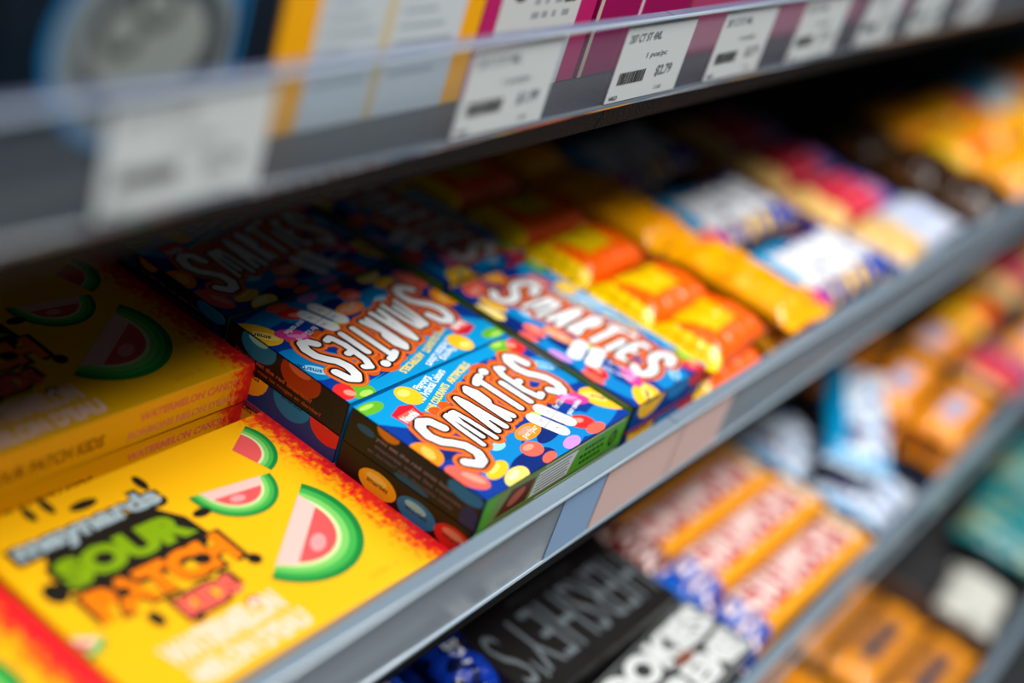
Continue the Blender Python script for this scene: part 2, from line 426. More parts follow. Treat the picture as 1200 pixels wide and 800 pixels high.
def carton_top(a):
    L, W = CL, CW
    U = lambda u: u * L
    V = lambda v: v * W
    a.rect(0, 0, L, W, blue, -1)
    for (u, v, rx, ry, rt, m) in ((.5, .1, .12, .03, 8, sky), (.28, .22, .07, .022, 20, sky), (.75, .4, .06, .02, 10, cobalt), (.12, .55, .05, .03, 60, cobalt), (.9, .6, .06, .03, -40, sky), (.35, .06, .05, .02, 0, cobalt), (.85, .1, .07, .018, 10, sky), (.6, .2, .05, .014, 14, cobalt)):
        a.ell(U(u), V(v), rx, ry, m, 0, rt)
    # pale blue ribbon along the long edge with the claim set on it
    a.poly([(0, V(.99)), (0, V(.80)), (U(.1), V(.66)), (U(.22), V(.64)), (U(.36), V(.70)), (U(.5), V(.80)), (U(.66), V(.88)), (U(.85), V(.90)), (L, V(.93)), (L, W), (0, W)], rgb(0, 146, 206), 0)
    a.poly([(U(.22), V(.655)), (U(.36), V(.715)), (U(.5), V(.815)), (U(.66), V(.895)), (U(.8), V(.91)), (U(.66), V(.87)), (U(.5), V(.78)), (U(.36), V(.68))], cobalt, 1)
    a.text('SANS COLORANTS', U(.24), V(.70), .085, .012, rgb(250, 214, 0), 2, rot=21, bold=.03)
    a.text('ARTIFICIELS', U(.475), V(.835), .070, .012, rgb(250, 214, 0), 2, rot=15, bold=.03)
    a.text('No Artificial Colours', U(.265), V(.80), .100, .014, white, 2, rot=20, bold=.02)
    a.text('or Flavours', U(.275), V(.875), .060, .012, white, 2, rot=18, bold=.02)
    # candies
    a.candy(U(.25), V(.90), .020, .022, Y_, 2)
    a.candy(U(.05), V(.935), .026, .012, G_, 2)
    a.candy(U(.90), V(.95), .022, .018, G_, 2)
    a.candy(U(.585), V(.78), .018, .012, B_, 2)
    a.candy(U(.015), V(.46), .026, .024, O_, 2, rot=70)
    a.candy(U(.045), V(.19), .032, .019, C_, 2, rot=110)
    a.candy(U(.31), V(.24), .027, .022, B_, 2)
    a.candy(U(.18), V(.135), .026, .012, (yel, lyel), 2, rot=12)
    a.candy(U(.215), V(.03), .028, .014, (lyel, rgb(255, 240, 180)), 2, rot=12)
    a.candy(U(.41), V(.14), .021, .015, C_, 2)
    a.ell(U(.43), V(.03), .018, .008, coral, 2, 10)
    a.candy(U(.86), V(.31), .027, .014, (pink, lpink), 8, rot=-30)
    a.candy(U(.49), V(.26), .030, .014, (orange, salmon), 2, rot=5)
    a.text('per/par', U(.445), V(.21), .040, .013, lgrey, 5, rot=8, bold=.02)
    a.ell(U(.645), V(.36), .020, .010, lgreen, 2)
    a.candy(U(.75), V(.13), .023, .016, R_, 2, rot=-20)
    a.ell(U(.77), V(.04), .022, .010, coral, 2)
    a.ell(U(.595), V(.04), .022, .010, lviol, 2, 8)
    a.candy(U(.975), V(.62), .036, .026, (sky, lcyan), 2, rot=-52, word='smarties', wc=cobalt)
    a.candy(U(.99), V(.20), .040, .026, (yel, lyel), 2, rot=-50, word='smarties', wc=dbrown)
    a.candy(U(.965), V(.90), .016, .02, R_, 2, rot=-50)
    # makers badge
    a.poly([(U(.10), V(.66)), (U(.20), V(.68)), (U(.215), V(.83)), (U(.16), V(.86)), (U(.085), V(.82))], rgb(206, 20, 44), 5)
    a.poly([(U(.105), V(.69)), (U(.19), V(.705)), (U(.20), V(.80)), (U(.10), V(.79))], coral, 6)
    a.text('Nestl\u00e9', U(.105), V(.715), .032, .014, white, 7, rot=8, bold=.03)
    # two capsule shaped nutrition flashes, each cut by a line
    for u, v in ((.605, .235), (.685, .27)):
        a.stroke([(U(u) - .007, V(v) + .020), (U(u) + .007, V(v) - .020)], .0125, white, 8)
        a.poly([(U(u) - .014, V(v) - .003), (U(u) + .013, V(v) + .003), (U(u) + .013, V(v) + .0045), (U(u) - .014, V(v) - .0015)], grey, 9)
        a.text('20%', U(u) - .006, V(v) + .008, .012, .006, cobalt, 9)
        a.text('CAL', U(u) - .001, V(v) - .014, .012, .006, cobalt, 9)
    a.text('for 1/2 candy', U(.735), V(.285), .052, .013, white, 8, rot=14, bold=.02)
    a.text('pour candies', U(.75), V(.20), .050, .012, white, 8, rot=14, bold=.02)
    smarties_logo(a, L, W)

def make_carton(variant):
    t = thing('candy_carton', '', 'candy box')
    L, W, T = CL, CW, CT
    b = MB()
    b.box(.0008, L - .0008, 0, W, 0, T, navy, c=.0012)
    carton_top(Art(b, (.0, 0, T), (1, 0, 0), (0, 1, 0), L, W))
    f = Art(b, (.002, 0, .001), (1, 0, 0), (0, 0, 1), L - .004, T - .002)
    # long side: brown picture, white ingredient panel, green panel
    f.rect(0, 0, L, T, olive, 0)
    f.poly([(.035, .004), (.11, .004), (.12, .040), (.06, .044)], brown, 1)
    f.ell(.08, .024, .02, .01, rgb(170, 90, 70), 2, 20)
    f.poly([(0, 0), (.02, 0), (.03, T), (0, T)], pgreen, 1)
    f.poly([(.118, .004), (.215, .004), (.228, .043), (.128, .043)], lgrey, 1)
    for k in range(6): f.rect(.128, .008 + k * .0057, .208 + .004 * (k % 2), .0098 + k * .0057, dgrey, 2)
    f.poly([(.218, .0), (L, 0), (L, .047), (.232, .045)], pgreen, 1)
    f.rect(.14, .0475, .355, .0492, lgrey, 1)
    for k, (x, w_) in enumerate(((.245, .06), (.24, .07), (.25, .055))): [f.rect(x + i * w_ / 6, .008 + k * .0115, x + i * w_ / 6 + w_ / 8, .0135 + k * .0115, rgb(20, 44, 14), 2) for i in range(6)]
    f.ell(.333, .022, .011, .015, rgb(20, 44, 14), 2)
    f.text('8', .328, .013, .010, .018, pgreen, 3, bold=.03)
    k = Art(b, (L, W, 0), (-1, 0, 0), (0, 0, 1), L, T)
    k.rect(0, 0, L, T, rgb(0, 120, 190), 0)
    for i, c in enumerate((R_, Y_, B_, P_, G_)): k.candy(.05 + i * .07, .02 + .012 * (i % 2), .024, .015, c, 1)
    b.build('carton_body', t)
    # end flaps
    b = MB()
    b.box(-.0006, .0006, .0015, W - .0015, .0012, T - .0015, navy)
    e = Art(b, (-.0006, W - .0015, .001), (0, -1, 0), (0, 0, 1), W - .003, T - .002)
    e.rect(0, 0, W, T, rgb(4, 8, 22), 0)
    if variant == 'text':
        for q, (wd, x, y, m) in enumerate((('Do you eat the red ones last?', .03, .030, rgb(150, 120, 150)), ('mangez vous les rouges', .05, .018, rgb(120, 84, 120)), ('en dernier? milk chocolate candy', .04, .007, rgb(96, 70, 110)))):
            e.text(wd, x, y, .15, .008, m, 1, bold=.02)
        e.candy(.065, .052, .02, .012, O_, 1); e.ell(.03, .035, .016, .006, rgb(0, 84, 130), 1); e.ell(.20, .044, .03, .012, sky, 1); e.ell(.12, .004, .03, .006, rgb(0, 84, 130), 1)
        e.ell(.215, .012, .014, .02, cobalt, 1)
    elif variant == 'ovals':
        e.candy(.072, .024, .034, .019, Y_, 1, word='smarties', wc=dbrown)
        e.candy(.142, .024, .034, .019, B_, 1, word='smarties', wc=cobalt)
        e.candy(.208, .024, .034, .019, R_, 1, word='smarties', wc=rgb(120, 10, 10))
    b.build('end_flap', t)
    b = MB()
    b.box(L - .0006, L + .0006, .0015, W - .0015, .0012, T - .0015, navy)
    e = Art(b, (L + .0006, .0015, .001), (0, 1, 0), (0, 0, 1), W - .003, T - .002)
    if variant == 'candies':
        e.rect(0, 0, W, T, rgb(4, 8, 22), 0)
        e.candy(.060, .044, .034, .023, B_, 1); e.candy(.142, .042, .038, .026, (rgb(176, 56, 20), rgb(226, 110, 70)), 1)
        e.text('Do you eat the red ones last?', .020, .0135, .15, .009, rgb(190, 84, 40), 2, bold=.03)
        e.text('Mangez vous les rouges en dernier?', .030, .0035, .16, .008, rgb(160, 64, 30), 2, bold=.03)
        e.rect(.0, 0, .06, .004, sky, 2)
        b.build('end_flap', t)
        return t
    e.rect(0, 0, W, T, rgb(0, 60, 140), 0)
    e.candy(.052, .052, .040, .034, (yel, lyel), 1, word='smarties', wc=dbrown)
    e.candy(.138, .054, .036, .030, B_, 1, word='smarties', wc=cobalt)
    e.candy(.208, .052, .034, .026, R_, 1)
    e.rect(0, 0, W, .005, rgb(170, 50, 70), 2)
    e.rect(0, .0065, W, .0078, rgb(200, 120, 140), 2)
    b.build('end_flap', t)
    return t
ct_text = make_carton('text'); ct_oval = make_carton('ovals'); ct_cand = make_carton('candies')
LAY = ['bottom', 'middle', 'top']
def cz(k): return MDS + .0002 + k * .0549
gS = 'blue candy cartons stacked on the middle shelf'
for k in range(3):
    lay = LAY[k] + ' carton of '
    v = {0: ct_cand, 1: ct_oval, 2: ct_text}[k]
    j = lambda a: random.uniform(-a, a)
    put(v, (1.284, .617 + (0 if k == 2 else .002), cz(k)), math.radians(0.4 if k == 2 else 0), 'blue candy carton, ' + lay + 'the front stack beside the yellow cartons', gS)
    v = {0: ct_text, 1: ct_text, 2: ct_cand}[k]
    # second row is turned round: its flap with the candies must face left, so its right flap does
    put(ct_cand if k == 2 else ct_text, (1.284 + CL + .001, .856 + CW, cz(k)), math.pi, 'blue candy carton with upside-down lettering, ' + lay + 'the second stack back', gS)
    put(ct_text if k == 2 else ct_oval, (1.286, 1.094, cz(k)), 0, 'blue candy carton in deep shade, ' + lay + 'the third stack back', gS)
    put(ct_text, (1.676, .624 + CL, cz(k)), -math.pi / 2 - math.radians(.3), 'blue candy carton turned sideways, ' + lay + 'the stack beside the orange packs', gS)
    put(ct_text, (1.680, 1.006 + CL, cz(k)), -math.pi / 2 + math.radians(.4), 'blue candy carton turned sideways in shade, ' + lay + 'the rear sideways stack', gS)

# ------------------------------------------------------------------ yellow watermelon candy cartons
SL, SW, ST = .497, .352, .0635
sm = sour_mat('sour_card', SL)
rind = rgb(16, 128, 52); rind2 = rgb(120, 196, 96); flesh = rgb(220, 84, 84); flesh2 = rgb(240, 150, 150); pale = rgb(236, 186, 176); lime = rgb(124, 158, 8); slate = rgb(160, 178, 184)
blk = rgb(28, 24, 18); pkl = rgb(250, 206, 184); amber = rgb(240, 122, 0)
def slice_(a, cx, cy, r, rot, half=180, l=0):
    for rr, m, q in ((r, rind, 0), (r * .9, rgb(60, 168, 70), 1), (r * .80, rind2, 2), (r * .70, rgb(206, 220, 160), 3), (r * .64, flesh, 4)):
        a.ell(cx, cy, rr, rr, m, l + q, rot, 0, half, 26) if half == 180 else a.poly([(cx, cy)] + [(cx + rr * math.cos(math.radians(rot + half * i / 12)), cy + rr * math.sin(math.radians(rot + half * i / 12))) for i in range(13)], m, l + q)
    c, s = math.cos(math.radians(rot)), math.sin(math.radians(rot))
    if half == 180:
        P = lambda x, y: (cx + r * (x * c - y * s), cy + r * (x * s + y * c))
        a.poly([P(-.74, 0), P(.74, 0), P(.62, .26), P(-.62, .26)], pale, l + 5)
        a.ell(*P(.1, .42), r * .18, r * .1, flesh2, l + 6, rot)
def make_sour():
    t = thing('watermelon_candy_carton', '', 'candy box')
    L, W, T = SL, SW, ST
    b = MB(); b.box(.001, L - .001, 0, W, 0, T, sm, c=.0014)
    a = Art(b, (0, 0, T), (1, 0, 0), (0, 1, 0), L, W)
    slice_(a, .332, .148, .100, 214)          # large slice, cut side to the upper left
    slice_(a, .330, .252, .064, 172)
    slice_(a, .384, .306, .062, -75, 105)
    slice_(a, .004, .145, .034, 150)
    # black splash with the stacked lettering
    a.poly([(.05, .205), (.075, .18), (.12, .17), (.2, .17), (.245, .19), (.24, .235), (.215, .27), (.16, .285), (.06, .275), (.045, .24)], blk, 0)
    for wd, x, y, w_, h_, bd in (('maynards', .022, .254, .222, .056, .10), ('SOUR', .040, .197, .205, .062, .12), ('PATCH', .038, .136, .220, .062, .10), ('KIDS', .122, .090, .098, .046, .10)): a.text(wd, x, y, w_, h_, blk, 1, bold=bd)
    for (x, y, rx, ry) in ((.086, .336, .006, .014), (.112, .338, .006, .016), (.15, .318, .02, .008), (.235, .315, .007, .015), (.262, .23, .014, .008), (.258, .13, .010, .010), (.205, .077, .010, .008), (.095, .118, .009, .014), (.135, .095, .009, .01), (.03, .212, .014, .018), (.062, .178, .018, .016)): a.ell(x, y, rx, ry, blk, 0)
    a.text('maynards', .030, .264, .208, .040, slate, 2, bold=.05)
    a.text('SOUR', .050, .205, .185, .048, lime, 2, bold=.07)
    a.text('PATCH', .046, .142, .205, .052, amber, 2, bold=.07)
    a.text('KIDS', .128, .096, .085, .034, coral, 3, bold=.06)
    a.ell(.205, .165, .012, .010, blk, 3); a.ell(.092, .172, .01, .009, blk, 3)
    a.text('WATERMELON', .062, .046, .172, .036, pkl, 1, bold=.06)
    a.text("MELON D'EAU", .070, .010, .172, .030, pkl, 1, bold=.06)
    a.text('200 g', .355, .016, .055, .012, gold, 1, bold=.02)
    a.text('CANDY', .44, .06, .036, .010, orange, 1, bold=.02)
    f = Art(b, (.001, 0, .001), (1, 0, 0), (0, 0, 1), L - .002, T - .002)
    f.text('SOUR PATCH KIDS', .06, .016, .17, .020, rgb(170, 110, 0), 0, bold=.04)
    f.text('WATERMELON CANDY', .285, .034, .175, .013, rgb(238, 130, 80), 0, bold=.03)
    f.text("BONBONS MELON D'EAU", .27, .010, .185, .012, rgb(240, 150, 90), 0, bold=.03)
    b.build('carton_body', t)
    for x, sgn in ((0, -1), (L, 1)):
        b = MB(); b.box(x - .0006, x + .0006, .0015, W - .0015, .0012, T - .0016, sm if sgn > 0 else rgb(252, 192, 0))
        e = Art(b, (x + .0006, .0015, .001), (0, 1, 0), (0, 0, 1), W - .003, T - .002) if sgn > 0 else Art(b, (x - .0006, W - .0015, .001), (0, -1, 0), (0, 0, 1), W - .003, T - .002)
        e.text('SOUR PATCH KIDS', .08, .018, .18, .022, amber if sgn > 0 else rgb(170, 110, 0), 1, bold=.04)
        b.build('end_flap', t)
    return t
sour = make_sour()
gY = 'yellow watermelon candy cartons on the middle shelf'
sz = MDS + .0003
put(sour, (.797, .649, sz), math.radians(-.6), 'brightly lit yellow watermelon candy carton in the foreground beside the blue cartons', gY)
put(sour, (.792 - SL, .640, sz), math.radians(.5), 'yellow watermelon candy carton with red edge, cut off by the lower left corner', gY)
put(sour, (.790, 1.030, sz), 0, 'yellow watermelon candy carton lying underneath the shaded yellow carton', gY)
put(sour, (.797, 1.030, sz + ST + .0005), math.radians(-.5), 'half shaded yellow watermelon candy carton stacked behind the foreground one', gY)
put(sour, (.283, 1.022, sz), 0, 'yellow watermelon candy carton in deep shade at the left edge, under another', gY)
put(sour, (.279, 1.030, sz + ST + .0005), 0, 'yellow watermelon candy carton in deep shade at the left edge, on top of another', gY)

# ------------------------------------------------------------------ flow wrapped packs
def make_pack(name, cat, L, W, H, fn, mats, base, crimp=(None, None), nu=64, nv=30, seed=0, cr=.022, wr=.0035, sq=3.2):
    t = thing(name, '', cat)
    body0, body1 = cr * .9, L - cr * .9
    def prof(u):
        k = min(1, max(0, min(u, 1 - u) / .16))
        return math.sin(k * math.pi / 2) ** .62
    def hgt(u, v):
        q = (1 - abs(2 * v - 1) ** sq) ** .55
        n = noise.noise(Vector((u * 7 + seed * 3.1, v * 4 + seed, 0))) * wr + noise.noise(Vector((u * 22 + seed, v * 9, 5))) * wr * .5
        end = max(0, 1 - min(u, 1 - u) / .12)
        pleat = math.sin(v * 34 + seed) * .0022 * end
        return max(.0006, H / 2 * q * prof(u)) + (n + pleat) * q * (prof(u) ** .5)
    def wid(u):
        k = min(1, max(0, min(u, 1 - u) / .10))
        return W * (1.04 - .04 * k) if k < 1 else W
    b = MB()
    top = [[None] * (nv + 1) for _ in range(nu + 1)]; bot = [[None] * (nv + 1) for _ in range(nu + 1)]
    for i in range(nu + 1):
        u = i / nu; x = body0 + (body1 - body0) * u; wd = wid(u)
        for j in range(nv + 1):
            v = j / nv; y = W / 2 + (v - .5) * wd
            h = hgt(u, v)
            top[i][j] = (x, y, H / 2 + h if 0 < j < nv else H / 2)
            bot[i][j] = (x, y, max(0, H / 2 - min(h, H / 2)) if 0 < j < nv else H / 2)
    for i in range(nu):
        for j in range(nv):
            m = mats[fn((i + .5) / nu, (j + .5) / nv)] if fn else base
            b.face([top[i][j], top[i + 1][j], top[i + 1][j + 1], top[i][j + 1]], m, True)
            b.face([bot[i][j + 1], bot[i + 1][j + 1], bot[i + 1][j], bot[i][j]], base, True)
    for i, x in ((0, body0), (nu, body1)):
        col = [top[i][j] for j in range(nv + 1)] + [bot[i][j] for j in range(nv - 1, 0, -1)]
        b.face(col if i else col[::-1], base, False)
    b.build('wrapper', t)
    for side in (0, 1):
        m = crimp[side] or base
        b = MB(); n = 26
        pts = []
        for j in range(n + 1):
            v = j / n
            y = W / 2 + (v - .5) * W * 1.04
            z = H / 2 + .0035 * math.sin(v * 9 + seed + side * 2) + .0015 * math.sin(v * 31 + seed)
            xo = (-.002 if j % 2 else .0) - .0
            a0 = cr * 1.05; a1 = xo
            if side: a0 = L - a0; a1 = L - a1
            pts.append(((a0, y, H / 2 + .5 * (z - H / 2)), (a1, y, z)))
        for j in range(n):
            mm = m[(j // 2) % len(m)] if isinstance(m, (list, tuple)) else m
            p, q = pts[j], pts[j + 1]
            up = lambda c, d: (c[0], c[1], c[2] + d)
            ridge = 4
            for r in range(ridge):
                f0, f1 = r / ridge, (r + 1) / ridge
                L0 = lambda s, f: tuple(s[0][k] + (s[1][k] - s[0][k]) * f + (0 if k < 2 else (.0007 if int(f * ridge) % 2 else 0)) for k in range(3))
                quad = [L0(p, f0), L0(p, f1), L0(q, f1), L0(q, f0)]
                if not side: quad = quad[::-1]
                quad = quad[::-1]
                b.face(quad, mm, True)
                b.face([up(c, -.0008) for c in quad[::-1]], mm, True)
        b.build('crimp', t)
    return t
def nz(u, v, s): return noise.noise(Vector((u * 6, v * 3, s)))

# orange peanut butter packs
f_or, f_yl, f_dk, f_br = film(255, 96, 0), film(255, 206, 0), film(40, 22, 12), film(92, 46, 36)
def fn_pb(u, v):
    if u < .10 + .03 * nz(u, v * 3, 1): return 'y'
    if .22 + .05 * math.sin(v * 5) < u < .70 and .34 < v < .86: return 'l'
    if u > .95: return 'b'
    return 'o'
pb = make_pack('peanut_butter_cup_pack', 'candy pack', .27, .135, .060, fn_pb, {'y': f_yl, 'o': f_or, 'b': f_br, 'l': film(236, 190, 0)}, f_or, crimp=((f_yl, f_yl, f_dk, f_yl, f_yl), f_br), seed=1, wr=.006)
gP = 'orange peanut butter packs on the middle shelf'
rows = ['front', 'second', 'third', 'fourth', 'rearmost']
for r, (x, y) in enumerate(((1.915, .612), (1.92, .752), (1.925, .892), (1.925, 1.04), (1.925, 1.19))):
    for k in range(3):
        put(pb, (x + random.uniform(-.008, .008), y, MDS + .0006 + k * .0605), math.radians(random.uniform(-2.5, 2.5) + (5 if r == 0 and k == 2 else 0)),
            'shiny orange candy pack, %s of three in the %s stack beside the blue cartons' % (LAY[k], rows[r]), gP)
# long yellow bars
f_am, f_am2 = film(255, 170, 0), film(255, 140, 0)
def fn_yb(u, v): return 'b' if nz(u * 1.4, v * 2, 3) > .22 else 'a'
yb = make_pack('yellow_candy_bar', 'candy bar', .30, .165, .058, fn_yb, {'a': f_am, 'b': f_am2}, f_am, seed=2, wr=.006)
gB = 'yellow candy bars on the middle shelf'
for r, y in enumerate((.595, .900, 1.205)):
    for k in range(3):
        put(yb, (2.215 + .165 + random.uniform(-.006, .006) , y, MDS + .0006 + k * .0625), math.pi / 2 + math.radians(random.uniform(-3, 3)),
            'plain yellow candy bar, %s of three in the %s pile beside the orange packs' % (LAY[k], ('front', 'middle', 'rear')[r]), gB)
# blue and purple candy bags with big white letters
f_wh, f_bl, f_pu, f_cy, f_pk = film(228, 230, 236), film(10, 70, 170), film(60, 20, 90), film(0, 150, 205), film(226, 50, 110)
wm1 = word_mask('NERDS', .20, .88, .26, .72, .038, .5)
def fn_nd(u, v):
    if wm1(u, v): return 'w'
    if u < .24 and v > .45: return 'c'
    if u < .2: return 'p' if v < .28 else 'y' if nz(u, v, 2) > 0 else 'c'
    if v < .2: return 'b' if nz(u * 2, v, 4) > -.1 else 'y'
    if v > .8: return 'c' if u < .5 else 'u'
    return 'u' if nz(u, v, 7) > -.05 else 'b'
nd = make_pack('blue_candy_bag', 'candy bag', .42, .21, .055, fn_nd, {'w': f_wh, 'c': f_cy, 'p': f_pk, 'y': f_yl, 'b': f_bl, 'u': f_pu}, f_bl, seed=3, wr=.008)
gN = 'blue and purple candy bags on the middle shelf'
for r, (x, y) in enumerate(((2.40, .628), (2.41, .875), (2.42, 1.12))):
    for k in range(2):
        put(nd, (x, y, MDS + .012 + k * .064), math.radians(random.uniform(-4, 4)), 'blue and purple candy bag with white letters, %s one of the %s pair' % (('under', 'upper')[k], ('front', 'middle', 'rear')[r]), gN, ry=math.radians(-4 if k else 0))
# red and pink packs with a blue end
f_rd, f_rp, f_gd, f_lv = film(206, 34, 56), film(232, 90, 110), film(232, 186, 110), film(176, 190, 226)
def fn_rd(u, v):
    if u > .84: return 'b'
    if u > .72: return 'l'
    if u < .14: return 'g'
    return 'p' if (int(v * 12) % 3 == 0 and .3 < u < .7) else 'r'
rp = make_pack('red_candy_pack', 'candy pack', .40, .165, .06, fn_rd, {'r': f_rd, 'p': f_rp, 'b': f_bl, 'l': film(150, 90, 140), 'g': f_gd}, f_rd, crimp=(f_gd, f_bl), seed=4, wr=.008)
gR = 'red candy packs on the middle shelf'
for r, (x, y) in enumerate(((2.93, .80), (2.96, .975), (2.98, 1.15))):
    for k in range(2):
        put(rp, (x, y, MDS + .006 + k * .066), math.radians(random.uniform(-4, 4)), 'red candy pack with a blue end, %s one of the %s pair' % (('under', 'upper')[k], ('front', 'middle', 'rear')[r]), gR)
def fn_lv(u, v): return 'g' if u < .32 else ('w' if nz(u, v, 2) > -.2 else 'l')
lv = make_pack('silver_candy_pack', 'candy pack', .46, .165, .06, fn_lv, {'g': f_gd, 'w': film(206, 214, 232), 'l': f_lv}, f_lv, seed=5, wr=.007)
for k in range(2): put(lv, (2.92, .62, MDS + .006 + k * .066), math.radians(2), 'silver and gold candy pack, %s of two in front of the red packs' % ('under', 'upper')[k], 'silver candy packs on the middle shelf')
# far orange packs
dkp = make_pack('brown_chocolate_pack', 'candy pack', .27, .135, .06, None, {}, film(52, 30, 16), crimp=(film(120, 70, 10), film(52, 30, 16)), seed=20)
gO = 'packs at the far end of the middle shelf'
n = 0
for ix, x in enumerate((3.66, 4.04, 4.42, 4.80, 5.18, 5.56)):
    for r, y in enumerate((.64, .82, 1.0)):
        if ix == 3 and r == 2: continue
        proto = dkp if ix == 0 else (pb if (ix + r) % 2 == 0 else yb)
        put(proto, (x, y, MDS + .0006), math.radians(random.uniform(-5, 5)), '%s, %s one in the %s column beyond the red packs' % ('dark brown candy pack' if proto is dkp else 'orange candy pack' if proto is pb else 'amber candy bar', ('front', 'middle', 'rear')[r], ('first', 'second', 'third', 'fourth', 'fifth', 'last')[ix]), gO, scale=(1.18, 1.2, 1.6))
        n += 1
f_tl = film(0, 120, 140)
def fn_tw(u, v): return 't' if u < .5 and v > .3 else 'w'
tw = make_pack('teal_candy_bag', 'candy bag', .42, .23, .08, fn_tw, {'t': film(0, 140, 190), 'w': film(206, 222, 232)}, f_wh, seed=6, wr=.008)
put(tw, (4.74, .95, MDS + .012), math.radians(4), 'teal and white candy bag among the far orange packs', None, scale=(1, 1, 1.3))

# ------------------------------------------------------------------ lower shelf
def make_flat_box(name, cat, L, W, T, base, art, side=None):
    t = thing(name, '', cat)
    b = MB(); b.box(0, L, 0, W, 0, T, base, c=.002)
    art(Art(b, (0, 0, T), (1, 0, 0), (0, 1, 0), L, W), Art(b, (0, 0, .001), (1, 0, 0), (0, 0, 1), L, T - .002))
    b.build('carton_body', t)
    b = MB(); b.box(-.0007, .0007, .002, W - .002, .002, T - .002, side or base); b.build('end_flap', t)
    b = MB(); b.box(L - .0007, L + .0007, .002, W - .002, .002, T - .002, side or base); b.build('end_flap', t)
    return t
chocblk = rgb(24, 21, 21, .34); hgrey = rgb(92, 100, 104)
def art_h(a, f):
    a.text("HERSHEY'S", .015, .052, .41, .125, hgrey, 0, bold=-.005)
    a.text('milk chocolate', .12, .022, .19, .018, rgb(56, 54, 56), 0, bold=.02)
    f.rect(0, 0, 1, 1, rgb(52, 30, 24), 0)
hb = make_flat_box('black_chocolate_box', 'candy box', .440, .205, .069, chocblk, art_h, rgb(40, 24, 20))
for k in range(3):
    put(hb, (1.560 + .440, .530 + .205, LOS + .0004 + k * .0695), math.pi - math.radians(1), 'black chocolate box with tall grey letters, %s of its stack, lower shelf' % LAY[k], 'black chocolate boxes on the lower shelf')
def art_c(a, f):
    a.rect(.004, .004, .446, .146, rgb(46, 46, 48), 0)
    a.text('COOKIES', .010, .078, .43, .064, lgrey, 1, bold=.06)
    a.text("'n' CREME", .010, .008, .43, .062, lgrey, 1, bold=.06)
    a.ell(.30, .075, .03, .012, rgb(120, 70, 50), 2)
cb = make_flat_box('cookie_bar_box', 'candy box', .45, .150, .055, rgb(120, 122, 122), art_c)
for k in range(3):
    put(cb, (1.610, .368, LOS + .0004 + k * .0557), math.radians(1.5), 'grey box with fat white lettering, %s of the stack before the black boxes' % LAY[k], 'grey boxes with white lettering on the lower shelf')
# red, white and yellow striped bars
f_r2, f_w2, f_y2 = film(186, 52, 54), film(236, 206, 198), film(246, 160, 24)
wm2 = word_mask('CRUNCH', .10, .80, .40, .92, .018, .22)
def fn_rw(u, v):
    if u < .12: return 'b' if nz(u * 4, v * 3, 2) > -.15 else 'w'
    if v < .24: return 'y'
    if u > .86: return 'c'
    if wm2(u, v): return 'w'
    return 'r' if nz(u * 3, v * 3, 5) > -.25 else 'w'
rb = make_pack('striped_candy_bar', 'candy bar', .60, .118, .06, fn_rw, {'b': f_bl, 'y': f_y2, 'c': film(250, 220, 190), 'r': f_r2, 'w': f_w2}, f_y2, crimp=(film(20, 100, 200), film(240, 170, 90)), nu=120, nv=30, seed=8, wr=.006)
rb2 = make_pack('striped_candy_bar', 'candy bar', .60, .118, .06, fn_rw, {'b': film(120, 40, 40), 'y': f_y2, 'c': film(250, 220, 190), 'r': f_r2, 'w': f_w2}, f_y2, crimp=(film(90, 40, 30), film(240, 170, 90)), nu=120, nv=30, seed=18, wr=.006)
gT = 'striped red and yellow candy bars on the lower shelf'
for r, (x, y) in enumerate(((2.070, .380), (2.096, .502), (2.078, .626), (2.09, .750))):
    for k in range(2):
        put(rb if r < 2 else rb2, (x, y, LOS + .005 + k * .066 + .03), math.radians(random.uniform(-1.5, 1.5)), 'red and white bar with yellow stripe, %s layer, %s row from the front' % (('lower', 'upper')[k], ('first', 'second', 'third', 'fourth')[r]), gT)
# open card trays around them
def tray(name, label, x0, x1, y0, y1, z, h, m, th=.006):
    t = thing(name, label, 'tray', (x0, y0, z))
    L, W = x1 - x0, y1 - y0
    b = MB(); b.box(0, L, 0, W, 0, .004, m); b.build('tray_base', t)
    for q in ((0, th, 0, W), (L - th, L, 0, W), (th, L - th, 0, th), (th, L - th, W - th, W)):
        b = MB(); hh = h if q[0] == 0 or q[0] > .1 or q[2] > 0 else h * .62
        b.box(q[0], q[1], q[2], q[3], .004, hh, m, c=.001); b.build('tray_side', t)
    return t
m_navy = mat('navy_card', (14, 28, 48), 0.45)
tray('display_tray', 'black card tray holding the striped red and yellow bars', 2.022, 2.715, .368, .98, LOS + .0004, .12, rgb(30, 30, 34))
tray('display_tray', 'dark navy card tray holding the white and blue bags', 2.722, 3.76, .368, .98, LOS + .0004, .12, m_navy)
# white and blue packs, orange packs with lavender labels
f_sil = film(212, 224, 236)
def fn_wb(u, v):
    if u < .16: return 'c'
    if .3 < u < .42 and v > .5: return 'p'
    if nz(u * 1.5, v * 2, 9) < -.28: return 'n'
    return 'w'
wb = make_pack('white_candy_bag', 'candy bag', .36, .20, .07, fn_wb, {'c': f_cy, 'p': f_pu, 'n': f_bl, 'w': f_sil}, f_sil, seed=9, wr=.01)
wc = make_pack('white_candy_bag', 'candy bag', .46, .17, .06, lambda u, v: 'c' if v > .70 or u < .07 else fn_wb(.2 + u * .8, v), {'c': f_cy, 'p': f_pu, 'n': f_bl, 'w': f_sil}, f_sil, seed=19, wr=.01)
put(wc, (2.945, .43, LOS + .098), math.radians(27), 'white candy bag with blue end, slanting across the back of the navy tray', 'white and blue candy bags in the navy tray', ry=math.radians(-5))
put(wb, (2.765, .385, LOS + .006), math.radians(1), 'white candy bag lying lowest at the front of the navy tray', 'white and blue candy bags in the navy tray')
